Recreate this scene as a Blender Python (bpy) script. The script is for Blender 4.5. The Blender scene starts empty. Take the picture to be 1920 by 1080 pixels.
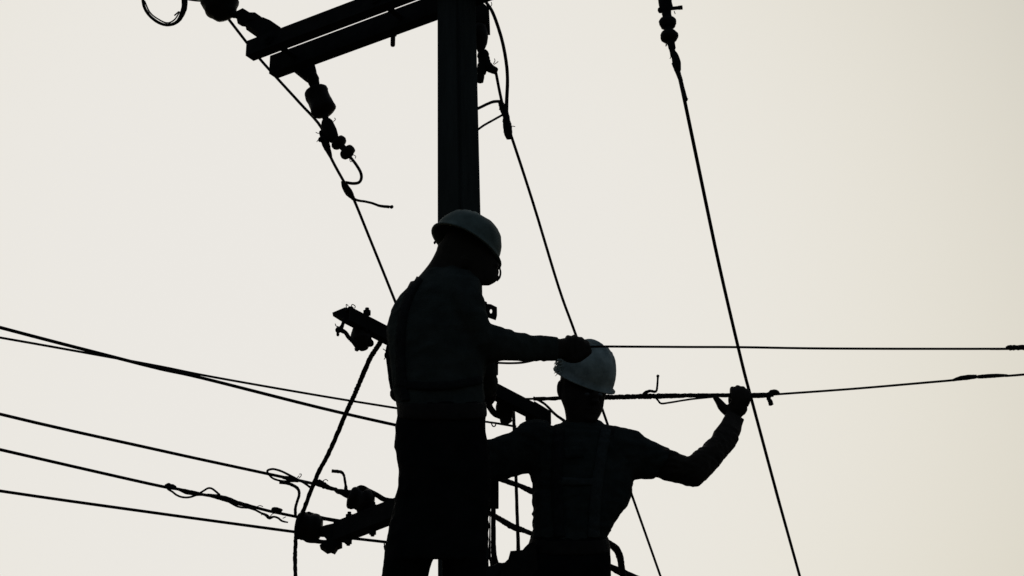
import bpy, bmesh, math, random
from mathutils import Vector, Matrix, noise
from mathutils.bvhtree import BVHTree

random.seed(7)
scn = bpy.context.scene
COL = scn.collection
R = math.radians

# ------------------------------------------------------------------ camera
PITCH = R(25.0)
CAM = Vector((0.0, 0.0, 1.6))
FPX = 3900.0                                   # focal length in pixels of a 1920 px wide frame
FWD = Vector((0, math.cos(PITCH), math.sin(PITCH)))
UP = Vector((0, -math.sin(PITCH), math.cos(PITCH)))
RT = Vector((1, 0, 0))
cam = bpy.data.cameras.new('camera')
cam.sensor_width = 36.0
cam.lens = 36.0 * FPX / 1920.0
cam.clip_start, cam.clip_end = 0.05, 3000.0
camo = bpy.data.objects.new('camera', cam)
COL.objects.link(camo)
camo.location = CAM
camo.rotation_euler = (math.pi / 2 + PITCH, 0, 0)
scn.camera = camo

# ------------------------------------------------------------------ sky, sun, exposure
SUN_EL, SUN_AZ = R(25.5), R(-6.5)             # azimuth from +Y, negative is left of the view
world = bpy.data.worlds.new('World')
scn.world = world
world.use_nodes = True
nt = world.node_tree
nt.nodes.clear()
out = nt.nodes.new('ShaderNodeOutputWorld')
bg = nt.nodes.new('ShaderNodeBackground')
SKY_STRENGTH = 0.064
bg.inputs['Strength'].default_value = SKY_STRENGTH
sky = nt.nodes.new('ShaderNodeTexSky')
sky.sky_type = 'NISHITA'
sky.sun_disc = False
sky.sun_elevation = SUN_EL
sky.sun_rotation = SUN_AZ
sky.air_density, sky.dust_density, sky.ozone_density = 1.0, 10.0, 1.0
sep = nt.nodes.new('ShaderNodeSeparateColor')
com = nt.nodes.new('ShaderNodeCombineColor')
nt.links.new(sky.outputs[0], sep.inputs[0])
# thick bright haze: the glow round the sun levels off at an even cream white instead of rising further
for i, (cap, tint) in enumerate(((0.834, 0.97), (0.809, 1.07), (0.766, 1.05))):
    c = cap / SKY_STRENGTH
    a = nt.nodes.new('ShaderNodeMath'); a.operation = 'MULTIPLY'; a.inputs[1].default_value = -tint / c
    b = nt.nodes.new('ShaderNodeMath'); b.operation = 'EXPONENT'
    d = nt.nodes.new('ShaderNodeMath'); d.operation = 'SUBTRACT'; d.inputs[0].default_value = 1.0
    e = nt.nodes.new('ShaderNodeMath'); e.operation = 'MULTIPLY'; e.inputs[1].default_value = c
    nt.links.new(sep.outputs[i], a.inputs[0]); nt.links.new(a.outputs[0], b.inputs[0])
    nt.links.new(b.outputs[0], d.inputs[1]); nt.links.new(d.outputs[0], e.inputs[0])
    nt.links.new(e.outputs[0], com.inputs[i])
nt.links.new(com.outputs[0], bg.inputs['Color'])
nt.links.new(bg.outputs[0], out.inputs['Surface'])

sun = bpy.data.lights.new('sun', 'SUN')
sun.energy = 0.6
sun.angle = R(12.0)
sun.color = (1.0, 0.95, 0.87)
suno = bpy.data.objects.new('sun', sun)
COL.objects.link(suno)
sd = Vector((math.sin(SUN_AZ) * math.cos(SUN_EL), math.cos(SUN_AZ) * math.cos(SUN_EL), math.sin(SUN_EL)))
suno.rotation_euler = (-sd).to_track_quat('-Z', 'Y').to_euler()
suno.location = sd * 50

vs = scn.view_settings
vs.view_transform = 'Standard'
vs.look = 'None'
vs.exposure = 0.0
vs.gamma = 1.0
vs.use_curve_mapping = False


# ------------------------------------------------------------------ helpers
def ray(px, py):
    return FWD + RT * ((px - 960.0) / FPX) + UP * ((540.0 - py) / FPX)


def W(px, py, Y):
    """the point of the plane world-Y = Y that the photograph shows at that pixel"""
    r = ray(px, py)
    return CAM + r * (Y / r.y)


def H(px, py, z):
    """the point at height z that the photograph shows at that pixel"""
    r = ray(px, py)
    return CAM + r * ((z - CAM.z) / r.z)


def pm(P):
    """metres per photo pixel at point P"""
    return (P - CAM).dot(FWD) / FPX


def link(o, parent=None):
    COL.objects.link(o)
    if parent is not None:
        o.parent = parent
        o.matrix_parent_inverse = Matrix.Translation(-parent_world(parent))
    return o


def parent_world(p):
    v = Vector((0, 0, 0))
    while p is not None:
        v = v + p.location
        p = p.parent
    return v


def mesh_obj(name, bm, mat, parent=None, smooth=True):
    bmesh.ops.recalc_face_normals(bm, faces=bm.faces)
    me = bpy.data.meshes.new(name)
    bm.to_mesh(me)
    bm.free()
    return me_obj(name, me, mat, parent, smooth)


def me_obj(name, me, mat, parent=None, smooth=True):
    me.name = name
    me.materials.clear()
    me.materials.append(mat)
    if smooth:
        for p in me.polygons:
            p.use_smooth = True
    o = bpy.data.objects.new(name, me)
    return link(o, parent)


def tag(o, label, cat=None, group=None, kind=None):
    o['label'] = label
    if cat:
        o['category'] = cat
    if group:
        o['group'] = group
    if kind:
        o['kind'] = kind
    return o


def empty(name, loc, label, cat, group=None):
    o = bpy.data.objects.new(name, None)
    o.empty_display_size = 0.1
    o.location = loc
    COL.objects.link(o)
    return tag(o, label, cat, group)


def spline(pts, n=6):
    """Catmull-Rom through the points"""
    if len(pts) < 3:
        a, b = pts
        return [a.lerp(b, i / n) for i in range(n + 1)]
    P = [pts[0] * 2 - pts[1]] + list(pts) + [pts[-1] * 2 - pts[-2]]
    res = []
    for i in range(1, len(P) - 2):
        p0, p1, p2, p3 = P[i - 1:i + 3]
        for k in range(n):
            t = k / n
            res.append(0.5 * ((2 * p1) + (p2 - p0) * t + (2 * p0 - 5 * p1 + 4 * p2 - p3) * t * t
                              + (3 * p1 - p0 - 3 * p2 + p3) * t ** 3))
    res.append(pts[-1].copy())
    return res


def lerp_list(vals, n):
    """resample a list of radii to n values"""
    if not isinstance(vals, (list, tuple)):
        return [vals] * n
    m = len(vals) - 1
    res = []
    for i in range(n):
        t = i / (n - 1) * m
        k = min(int(t), m - 1)
        res.append(vals[k] + (vals[k + 1] - vals[k]) * (t - k))
    return res


def add_tube(bm, pts, radii, sides=10, rough=0.0, closed=True):
    n = len(pts)
    radii = lerp_list(radii, n)
    T = []
    for i in range(n):
        d = pts[min(i + 1, n - 1)] - pts[max(i - 1, 0)]
        T.append(d.normalized() if d.length > 1e-9 else Vector((0, 0, 1)))
    a = Vector((0, 0, 1)) if abs(T[0].z) < 0.9 else Vector((1, 0, 0))
    nrm = (a - T[0] * a.dot(T[0])).normalized()
    rings = []
    for i in range(n):
        nrm = nrm - T[i] * nrm.dot(T[i])
        nrm.normalize()
        bi = T[i].cross(nrm)
        ring = []
        for k in range(sides):
            th = 2 * math.pi * k / sides
            r = radii[i]
            if rough:
                r *= 1 + rough * random.uniform(-1, 1)
            ring.append(bm.verts.new(pts[i] + (nrm * math.cos(th) + bi * math.sin(th)) * r))
        rings.append(ring)
    for i in range(n - 1):
        for k in range(sides):
            bm.faces.new((rings[i][k], rings[i][(k + 1) % sides], rings[i + 1][(k + 1) % sides], rings[i + 1][k]))
    if closed:
        bm.faces.new(rings[0][::-1])
        bm.faces.new(rings[-1])
    return rings


def add_lathe(bm, P0, P1, prof, sides=20, squash=1.0, lump=0.0):
    """prof: list of (t, r): t along P0->P1 (0..1), r in metres"""
    ax = (P1 - P0)
    L = ax.length
    ax = ax.normalized()
    a = Vector((0, 1, 0)) if abs(ax.y) < 0.9 else Vector((1, 0, 0))
    u = (a - ax * a.dot(ax)).normalized()
    v = ax.cross(u)
    rings = []
    for t, r in prof:
        r = max(r, 0.0008)
        ring = []
        for k in range(sides):
            d_ = u * math.cos(2 * math.pi * k / sides) * squash + v * math.sin(2 * math.pi * k / sides)
            q = P0 + ax * (t * L) + d_ * r
            f = 1.0 + lump * (noise.noise(q * 55.0) + 0.6 * noise.noise(q * 140.0)) if lump else 1.0
            ring.append(bm.verts.new(P0 + ax * (t * L) + d_ * r * f))
        rings.append(ring)
    for i in range(len(rings) - 1):
        for k in range(sides):
            bm.faces.new((rings[i][k], rings[i][(k + 1) % sides], rings[i + 1][(k + 1) % sides], rings[i + 1][k]))
    bm.faces.new(rings[0][::-1])
    bm.faces.new(rings[-1])


def add_prism(bm, poly, axis_vec):
    """closed prism: polygon (list of Vectors) pushed along axis_vec"""
    a = [bm.verts.new(p) for p in poly]
    b = [bm.verts.new(p + axis_vec) for p in poly]
    n = len(poly)
    bm.faces.new(a[::-1])
    bm.faces.new(b)
    for i in range(n):
        bm.faces.new((a[i], a[(i + 1) % n], b[(i + 1) % n], b[i]))


def add_box(bm, c, ex, ey, ez, bevel=0.0):
    """oriented box: centre c, half-axis vectors ex, ey, ez"""
    vs_ = [bm.verts.new(c + ex * sx + ey * sy + ez * sz) for sx in (-1, 1) for sy in (-1, 1) for sz in (-1, 1)]
    f = [(0, 1, 3, 2), (4, 6, 7, 5), (0, 4, 5, 1), (2, 3, 7, 6), (0, 2, 6, 4), (1, 5, 7, 3)]
    fs = [bm.faces.new([vs_[i] for i in q]) for q in f]
    if bevel:
        es = list({e for x in fs for e in x.edges})
        bmesh.ops.bevel(bm, geom=es, offset=bevel, segments=2, affect='EDGES', profile=0.7)


def add_blob(bm, c, ex, ey, ez, lumps=0.0, seg=12):
    r = bmesh.ops.create_uvsphere(bm, u_segments=seg, v_segments=max(6, seg // 2 + 2), radius=1.0)
    for v in r['verts']:
        p = v.co.copy()
        k = 1.0
        if lumps:
            k += lumps * noise.noise(p * 1.9 + c * 11.0)
        v.co = c + (ex * p.x + ey * p.y + ez * p.z) * k


def ring_loft(bm, slices, seg=18, shrink=1.0, power=2.3):
    """slices: (left pixel, right pixel, Y, half depth). Rings stand across the limb, half depth runs away from the viewer"""
    rings = []
    for (pl, pr, Y, dep) in slices:
        mx, my = (pl[0] + pr[0]) / 2, (pl[1] + pr[1]) / 2
        c = W(mx, my, Y)
        s = pm(c) / 2 * shrink
        u = RT * ((pr[0] - pl[0]) * s) + UP * (-(pr[1] - pl[1]) * s)
        ring = []
        for k in range(seg):
            th = 2 * math.pi * k / seg
            cs, sn = math.cos(th), math.sin(th)
            cs = math.copysign(abs(cs) ** (2 / power), cs)
            sn = math.copysign(abs(sn) ** (2 / power), sn)
            ring.append(bm.verts.new(c + u * cs + FWD * (dep * shrink * sn)))
        rings.append(ring)
    for i in range(len(rings) - 1):
        for k in range(seg):
            bm.faces.new((rings[i][k], rings[i][(k + 1) % seg], rings[i + 1][(k + 1) % seg], rings[i + 1][k]))
    bm.faces.new(rings[0][::-1])
    bm.faces.new(rings[-1])


def rows(tbl, Y, dep):
    """table of (y, xl, xr[, Y, dep]) to slices"""
    res = []
    for r in tbl:
        res.append(((r[1], r[0]), (r[2], r[0]), r[3] if len(r) > 3 else Y, r[4] if len(r) > 4 else dep))
    return res


def dense(sl, n=4):
    """smooth interpolation between slices"""
    res = []
    P = [sl[0]] + list(sl) + [sl[-1]]

    def cr(a, b, c, d, t):
        return 0.5 * (2 * b + (c - a) * t + (2 * a - 5 * b + 4 * c - d) * t * t + (3 * b - a - 3 * c + d) * t ** 3)
    flat = [(s[0][0], s[0][1], s[1][0], s[1][1], s[2], s[3]) for s in P]
    for i in range(1, len(P) - 2):
        for k in range(n):
            t = k / n
            q = [cr(flat[i - 1][j], flat[i][j], flat[i + 1][j], flat[i + 2][j], t) for j in range(6)]
            res.append(((q[0], q[1]), (q[2], q[3]), q[4], q[5]))
    res.append(sl[-1])
    return res


def fused(bm, voxel, smooth=4, disp=None, where=None):
    """one continuous skin over the overlapping shapes in bm; disp = (strength, size) adds soft cloth folds"""
    bmesh.ops.recalc_face_normals(bm, faces=bm.faces)
    me = bpy.data.meshes.new('temp')
    bm.to_mesh(me)
    bm.free()
    o = bpy.data.objects.new('temp', me)
    COL.objects.link(o)
    m = o.modifiers.new('r', 'REMESH')
    m.mode = 'VOXEL'
    m.voxel_size = voxel
    if smooth:
        m = o.modifiers.new('s', 'SMOOTH')
        m.factor, m.iterations = 0.5, smooth
    dg = bpy.context.evaluated_depsgraph_get()
    res = bpy.data.meshes.new_from_object(o.evaluated_get(dg))
    bpy.data.objects.remove(o)
    bpy.data.meshes.remove(me)
    if disp:
        st, sz = disp
        nn = [v.normal.copy() for v in res.vertices]
        for v, n_ in zip(res.vertices, nn):
            p = v.co
            # long folds: stretched noise, ridged
            q = Vector((p.x / sz, p.y / sz, p.z / (sz * 0.6)))
            a = 1 - 2 * abs(noise.noise(q + Vector((noise.noise(q * 0.7) * 1.2, 0, 0))))
            b = noise.noise(q * 2.7)
            k = where(p) if where else 1.0
            if k > 0:
                v.co = p + n_ * (k * st * (0.6 * a - 0.15 + 0.3 * b))
    return res


# ------------------------------------------------------------------ materials
def material(name, c0, c1, rough=0.8, scale=20.0, bump=0.15, metal=0.0, spec=0.25, stretch=None, bscale=None):
    m = bpy.data.materials.new(name)
    m.use_nodes = True
    t = m.node_tree
    p = t.nodes['Principled BSDF']
    tc = t.nodes.new('ShaderNodeTexCoord')
    mp = t.nodes.new('ShaderNodeMapping')
    if stretch:
        mp.inputs['Scale'].default_value = stretch
    nz = t.nodes.new('ShaderNodeTexNoise')
    nz.inputs['Scale'].default_value = scale
    nz.inputs['Detail'].default_value = 6
    nz.inputs['Roughness'].default_value = 0.62
    cr = t.nodes.new('ShaderNodeValToRGB')
    cr.color_ramp.elements[0].position, cr.color_ramp.elements[1].position = 0.3, 0.72
    cr.color_ramp.elements[0].color = (*c0, 1)
    cr.color_ramp.elements[1].color = (*c1, 1)
    n2 = t.nodes.new('ShaderNodeTexNoise')
    n2.inputs['Scale'].default_value = bscale or scale * 4
    n2.inputs['Detail'].default_value = 4
    bp = t.nodes.new('ShaderNodeBump')
    bp.inputs['Strength'].default_value = bump
    bp.inputs['Distance'].default_value = 0.01
    L = t.links.new
    L(tc.outputs['Object'], mp.inputs[0]); L(mp.outputs[0], nz.inputs['Vector']); L(mp.outputs[0], n2.inputs['Vector'])
    L(nz.outputs['Fac'], cr.inputs[0]); L(cr.outputs[0], p.inputs['Base Color'])
    L(n2.outputs['Fac'], bp.inputs['Height']); L(bp.outputs[0], p.inputs['Normal'])
    p.inputs['Roughness'].default_value = rough
    p.inputs['Metallic'].default_value = metal
    p.inputs['Specular IOR Level'].default_value = spec
    return m


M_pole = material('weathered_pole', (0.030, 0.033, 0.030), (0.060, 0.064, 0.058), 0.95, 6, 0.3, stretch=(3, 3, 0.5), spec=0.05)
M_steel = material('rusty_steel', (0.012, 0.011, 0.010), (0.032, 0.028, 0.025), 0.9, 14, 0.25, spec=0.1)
M_wire = material('black_cable', (0.008, 0.008, 0.008), (0.020, 0.020, 0.018), 0.85, 60, 0.2, spec=0.1)
M_tape = material('wound_tape', (0.010, 0.010, 0.009), (0.030, 0.029, 0.027), 0.9, 90, 0.6, spec=0.1)
M_porc = material('brown_porcelain', (0.012, 0.008, 0.006), (0.028, 0.018, 0.012), 0.6, 12, 0.05, spec=0.15)
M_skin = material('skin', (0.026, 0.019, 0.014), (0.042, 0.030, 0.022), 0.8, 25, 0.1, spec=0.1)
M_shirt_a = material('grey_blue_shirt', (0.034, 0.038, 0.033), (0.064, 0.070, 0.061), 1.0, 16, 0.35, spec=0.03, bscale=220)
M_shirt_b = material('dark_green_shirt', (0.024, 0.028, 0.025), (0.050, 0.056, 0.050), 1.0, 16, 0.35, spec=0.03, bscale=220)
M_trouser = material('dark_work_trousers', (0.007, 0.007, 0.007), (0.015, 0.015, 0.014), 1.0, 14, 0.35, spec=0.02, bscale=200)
M_strap = material('harness_webbing', (0.016, 0.016, 0.016), (0.035, 0.035, 0.033), 0.95, 60, 0.5, spec=0.05, bscale=300)
M_strap_l = material('grey_webbing', (0.040, 0.045, 0.042), (0.07, 0.075, 0.07), 0.95, 60, 0.5, spec=0.05, bscale=300)
M_leather = material('dark_leather', (0.014, 0.011, 0.009), (0.030, 0.024, 0.019), 0.8, 30, 0.3, spec=0.1)
M_glove = material('dark_glove', (0.014, 0.014, 0.013), (0.030, 0.029, 0.027), 0.95, 40, 0.4, spec=0.05)
M_hat_a = material('scuffed_grey_hat', (0.080, 0.100, 0.084), (0.24, 0.28, 0.24), 0.7, 9, 0.06, spec=0.12)
M_hat_b = material('scuffed_white_hat', (0.13, 0.155, 0.14), (0.56, 0.62, 0.57), 0.7, 11, 0.10, spec=0.12)
M_lining = material('hat_lining', (0.014, 0.014, 0.014), (0.026, 0.026, 0.026), 0.95, 30, 0.2, spec=0.03)
M_boot = material('black_boot', (0.012, 0.012, 0.012), (0.025, 0.024, 0.022), 0.7, 20, 0.2)
M_ground = material('dry_earth', (0.045, 0.040, 0.030), (0.090, 0.080, 0.060), 1.0, 0.35, 0.4, spec=0.02, bscale=6)
M_eye = material('eye', (0.08, 0.075, 0.07), (0.12, 0.11, 0.10), 0.6, 30, 0.0)

# ------------------------------------------------------------------ ground
bm = bmesh.new()
NG = 60
gv = []
for j in range(NG + 1):
    row = []
    for i in range(NG + 1):
        a = (i / NG * 2 - 1)
        b = (j / NG * 2 - 1)
        x = math.copysign(abs(a) ** 2.2, a) * 1200
        y = math.copysign(abs(b) ** 2.2, b) * 1200
        z = 0.05 * noise.noise(Vector((x * 0.2, y * 0.2, 0)))
        row.append(bm.verts.new((x, y, z)))
    gv.append(row)
for j in range(NG):
    for i in range(NG):
        bm.faces.new((gv[j][i], gv[j][i + 1], gv[j + 1][i + 1], gv[j + 1][i]))
g = mesh_obj('ground', bm, M_ground)
g['kind'] = 'structure'
g['label'] = 'dry bare earth below the pole'

# ------------------------------------------------------------------ utility pole
YP = 6.8
AD = Vector((-math.cos(R(40)), math.sin(R(40)), 0))      # one pair of arms: runs to the left and away
BD = Vector((math.sin(R(40)), math.cos(R(40)), 0))       # the other: runs to the right and away
ZV = Vector((0, 0, 1))
pt_top = W(856, 5, YP)
pt_bot = W(869, 1075, YP)
w_top, w_bot = 72.5 * pm(pt_top), 97 * pm(pt_bot)


def pole_axis(z):
    t = (z - pt_top.z) / (pt_bot.z - pt_top.z)
    return pt_top.lerp(pt_bot, t)


def pole_width(z):
    t = (z - pt_top.z) / (pt_bot.z - pt_top.z)
    t = max(-0.6, min(1.6, t))
    return (w_top + (w_bot - w_top) * t) / (math.cos(R(40)) + math.sin(R(40)))


def pole_axis_c(z):
    return pole_axis(z)


base = pole_axis(0.0)
pole = empty('utility_pole', base, 'tall square utility pole carrying crossarms, bolts and brackets behind the two linemen', 'utility pole')
bm = bmesh.new()
prev = None
zs = [-0.3 + i * 0.25 for i in range(34)]
ztop = pt_top.z + 0.45
zs = [z for z in zs if z < ztop] + [ztop]
for z in zs:
    c = pole_axis(z)
    h = pole_width(z) / 2
    nt_ = 0.012
    # square section with a rebate down each corner: coordinates along AD (a) and BD (b)
    sec = []
    for sa, sb in ((-1, -1), (1, -1), (1, 1), (-1, 1)):
        if sa * sb > 0:
            sec += [(sa * h, sb * (h - nt_)), (sa * (h - nt_), sb * (h - nt_)), (sa * (h - nt_), sb * h)]
        else:
            sec += [(sa * (h - 0.003), sb * h), (sa * (h - 0.001), sb * (h - 0.001)), (sa * h, sb * (h - 0.003))]
    ring = [bm.verts.new(c + AD * a + BD * b) for a, b in sec]
    if prev:
        for k in range(12):
            bm.faces.new((prev[k], prev[(k + 1) % 12], ring[(k + 1) % 12], ring[k]))
    else:
        bm.faces.new(ring[::-1])
    prev = ring
bm.faces.new(prev)
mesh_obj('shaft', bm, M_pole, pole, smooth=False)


def channel(name, c, along, side, length0, length1, hgt, wid, label):
    """U channel: c = point on its centre line, runs along from -length0 to +length1; web on the -side face"""
    t = 0.007
    o_ = c - along * length0
    sec = [(-wid / 2, -hgt / 2), (wid / 2, -hgt / 2), (wid / 2, -hgt / 2 + t), (-wid / 2 + t, -hgt / 2 + t),
           (-wid / 2 + t, hgt / 2 - t), (wid / 2, hgt / 2 - t), (wid / 2, hgt / 2), (-wid / 2, hgt / 2)]
    b_ = bmesh.new()
    add_prism(b_, [o_ + side * a + ZV * q for a, q in sec], along * (length0 + length1))
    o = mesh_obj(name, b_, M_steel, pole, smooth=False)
    o['label'] = label
    return o


def add_bolt(bm, p, d, length, r):
    """bolt with hexagonal head and nut along d"""
    d = d.normalized()
    add_lathe(bm, p - d * length / 2, p + d * length / 2, [(0, r), (1, r)], 8)
    add_lathe(bm, p - d * (length / 2 - r), p - d * (length / 2 - 3 * r), [(0, 2 * r), (1, 2 * r)], 6)
    add_lathe(bm, p + d * (length / 2 - r * 1.5), p + d * (length / 2 - 3.5 * r), [(0, 2 * r), (1, 2 * r)], 6)


# upper pair of arms
UA_H, UA_W = 0.070, 0.050
UAD = Vector((-math.cos(R(33.5)), math.sin(R(33.5)), 0))
UBD = Vector((math.sin(R(33.5)), math.cos(R(33.5)), 0))
cpu = Vector((-0.2107, 6.8, 6.059))
ARM_F = cpu - UBD * 0.076
ARM_R = cpu + UBD * 0.086
channel('crossarm', ARM_F, UAD, UBD, 1.00, 0.978, UA_H, UA_W, 'steel upper crossarm on the near side of the pole')
channel('crossarm', ARM_R + ZV * 0.008, UAD, UBD, 1.00, 0.989, UA_H + 0.016, UA_W, 'steel upper crossarm on the far side of the pole')
for s in (0.855, 0.315, -0.315, -0.855):
    bm = bmesh.new()
    add_bolt(bm, cpu + UAD * s, UBD, 0.25, 0.012)
    mesh_obj('through_bolt', bm, M_steel, pole, smooth=False)
bm = bmesh.new()
p = ARM_R + UAD * 0.372 - ZV * (UA_H / 2)
add_lathe(bm, p + ZV * 0.002, p - ZV * 0.014, [(0, 0.016), (1, 0.016)], 6)
add_lathe(bm, p - ZV * 0.012, p - ZV * 0.064, [(0, 0.0098), (0.9, 0.0098), (1, 0.008)], 10)
mesh_obj('hanging_stud', bm, M_steel, pole)

# middle arm (runs right and away, a little tilted) and lower arm
MAD = Vector((math.cos(R(39.36)), math.sin(R(39.36)), -0.1763))
MSD = Vector((math.sin(R(39.36)), -math.cos(R(39.36)), 0))
ARM_M = Vector((-0.1736, 6.8, 4.3645)) + MSD * 0.101
channel('crossarm', ARM_M, MAD, -MSD, 0.572, 0.308, 0.050, 0.034, 'steel middle crossarm sticking out left of the standing lineman')
LAD = Vector((-math.cos(R(48.5)), math.sin(R(48.5)), 0))
LBD = Vector((math.sin(R(48.5)), math.cos(R(48.5)), 0))
ARM_L = Vector((-0.1696, 6.8, 3.9625)) - LBD * 0.110
channel('crossarm', ARM_L, LAD, LBD, 0.20, 0.558, 0.068, 0.053, 'steel lower crossarm behind the standing lineman')


for c_, al_, sd_, s_list, wd in ((ARM_L, LAD, LBD, (0.50, 0.36, 0.20), 0.053), (ARM_M, -MAD.normalized(), MSD, (0.50, 0.36), 0.034)):
    for s in s_list:
        bm = bmesh.new()
        add_bolt(bm, c_ + al_ * s, ZV, 0.125, 0.007)
        mesh_obj('bolt', bm, M_steel, pole, smooth=False)


def pole_prop(name, polys, thick, label=None, mat=None, Y=None):
    """plate traced as pixels on the plane Y, thickness runs away"""
    b_ = bmesh.new()
    for pol in polys:
        add_prism(b_, [W(x, y, Y) for x, y in pol], Vector((0, thick, 0)))
    o = mesh_obj(name, b_, mat or M_steel, pole, smooth=False)
    if label:
        o['label'] = label
    return o


# bracket plate with an eye, right of the pole behind the lineman's chest
bm = bmesh.new()
out_ = [(896, 558), (932, 576), (932, 599), (917, 594), (896, 586)]
hc, hr = (920.5, 582.5), (2.4, 5.2)
nv = 12
Yb = 6.86
ov = []
ho = [(hc[0] + hr[0] * math.cos(2 * math.pi * k / nv), hc[1] + hr[1] * math.sin(2 * math.pi * k / nv)) for k in range(nv)]
# frame the hole: split the plate into a left piece, and a ring built around the hole
fr = [(913, 566.5), (932, 576), (932, 599), (913, 592.5)]
def on_frame(k):
    th = 2 * math.pi * k / nv
    dx, dy = math.cos(th), math.sin(th)
    best = None
    for i in range(4):
        (x1, y1), (x2, y2) = fr[i], fr[(i + 1) % 4]
        den = dx * (y2 - y1) - dy * (x2 - x1)
        if abs(den) < 1e-9: continue
        t = ((x1 - hc[0]) * (y2 - y1) - (y1 - hc[1]) * (x2 - x1)) / den
        u_ = ((x1 - hc[0]) * dy - (y1 - hc[1]) * dx) / den
        if t > 0 and -1e-6 <= u_ <= 1 + 1e-6 and (best is None or t < best): best = t
    return (hc[0] + dx * best, hc[1] + dy * best)
of = [on_frame(k) for k in range(nv)]
th_ = Vector((0, 0.012, 0))
A0 = [bm.verts.new(W(*q, Yb)) for q in ho]; A1 = [bm.verts.new(W(*q, Yb)) for q in of]
B0 = [bm.verts.new(W(*q, Yb) + th_) for q in ho]; B1 = [bm.verts.new(W(*q, Yb) + th_) for q in of]
for k in range(nv):
    j = (k + 1) % nv
    bm.faces.new((A0[k], A0[j], A1[j], A1[k])); bm.faces.new((B0[k], B1[k], B1[j], B0[j]))
    bm.faces.new((A0[k], B0[k], B0[j], A0[j])); bm.faces.new((A1[k], A1[j], B1[j], B1[k]))
add_prism(bm, [W(x, y, Yb) for x, y in [(880, 550), (913.2, 566.5), (913.2, 592.5), (880, 581)]], th_)
mesh_obj('bracket_plate', bm, M_steel, pole, smooth=False)

# clamps round the pole
def clamp(y0, y1, x0, x1, Y=6.83):
    a, b_ = W(x0, (y0 + y1) / 2, Y), W(x1, (y0 + y1) / 2, Y)
    c = (a + b_) / 2
    hgt = abs(W(x0, y0, Y).z - W(x0, y1, Y).z) / 2
    bb = bmesh.new()
    add_box(bb, c, RT * (b_ - a).length / 2, Vector((0, 0.05, 0)), ZV * hgt, 0.004)
    return mesh_obj('pole_band', bb, M_steel, pole, smooth=False)


k1 = clamp(640, 694, 845, 934)
k2 = clamp(903, 946, 845, 935)
for (x, y, x2, y2, w_, par) in ((933, 688, 940, 692, 2.0, k1), (931, 921, 949, 926, 3.4, k2), (930, 948, 940, 944, 1.6, k2), (925, 703, 927, 711, 2.2, k1)):
    bm = bmesh.new()
    p, q = W(x, y, 6.83), W(x2, y2, 6.83)
    add_lathe(bm, p, q, [(0, w_ * 0.0019), (0.8, w_ * 0.0019), (0.8, w_ * 0.0028), (1, w_ * 0.0026)], 8)
    mesh_obj('bolt', bm, M_steel, par)
# foot bars under the two men (below the picture)
FOOT_A, FOOT_B = 3.02, 2.80
for (x0, x1, y, z) in ((-0.62, 0.1, 6.15, FOOT_A), (0.0, 0.42, 6.72, FOOT_B)):
    bm = bmesh.new()
    add_box(bm, Vector(((x0 + x1) / 2, y, z - 0.02)), RT * (x1 - x0) / 2, Vector((0, 0.04, 0)), ZV * 0.02, 0.003)
    ax = pole_axis(z)
    d = Vector((ax.x, ax.y - 0.03, 0)) - Vector((max(x0, min(x1, ax.x)), y, 0))
    if d.length > 0.12:
        st = Vector((max(x0, min(x1, ax.x)), y, z - 0.065))
        add_box(bm, st + d / 2, d / 2 * 1.06, d.cross(ZV).normalized() * 0.025, ZV * 0.022, 0.003)
    mesh_obj('foot_bar', bm, M_steel, pole, smooth=False)


# ------------------------------------------------------------------ insulators
INS = 'insulators hanging on the crossarms'


def px(path, Y):
    """pixels to points; Y one value or one per pixel"""
    if not isinstance(Y, (list, tuple)):
        Y = [Y] * len(path)
    elif len(Y) == 2 and len(path) > 2:
        Y = [Y[0] + (Y[1] - Y[0]) * i / (len(path) - 1) for i in range(len(path))]
    return [W(x, y, yy) for (x, y), yy in zip(path, Y)]


def part_lathe(name, a, b, Y, prof, mat, parent, sides=20):
    P0, P1 = W(*a, Y), W(*b, Y)
    s = pm(P0)
    bm = bmesh.new()
    # finer steps along the profile, so that chips and dirt show on the outline
    fine = []
    for (t0, r0), (t1, r1) in zip(prof[:-1], prof[1:]):
        m_ = max(1, int((t1 - t0) * 14))
        fine += [(t0 + (t1 - t0) * i / m_, r0 + (r1 - r0) * i / m_) for i in range(m_)]
    fine.append(prof[-1])
    add_lathe(bm, P0, P1, [(t, r * s) for t, r in fine], sides, lump=0.09 if sides > 9 else 0.0)
    return mesh_obj(name, bm, mat, parent)


def part_tube(name, path, Y, r_px, mat, parent, rough=0.0, n=6, sides=10, smooth=True):
    pts = px(path, Y)
    s = pm(pts[0])
    pts = spline(pts, n)
    bm = bmesh.new()
    rr = [x * s for x in r_px] if isinstance(r_px, (list, tuple)) else r_px * s
    add_tube(bm, pts, rr, sides, rough)
    return mesh_obj(name, bm, mat, parent, smooth)


def part_plate(name, poly, Y, thick, mat, parent):
    bm = bmesh.new()
    add_prism(bm, [W(x, y, Y) for x, y in poly], Vector((0, thick, 0)))
    return mesh_obj(name, bm, mat, parent, smooth=False)


def part_blob(name, c, rx, ry, Y, mat, parent, lumps=0.3, rot=0.0, dep=None):
    P = W(*c, Y)
    s = pm(P)
    ca, sa = math.cos(rot), math.sin(rot)
    ex = (RT * ca - UP * sa) * rx * s
    ey = (RT * sa + UP * ca) * ry * s
    bm = bmesh.new()
    add_blob(bm, P, ex, ey, FWD * (dep or min(rx, ry)) * s, lumps, 14)
    return mesh_obj(name, bm, mat, parent)


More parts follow.
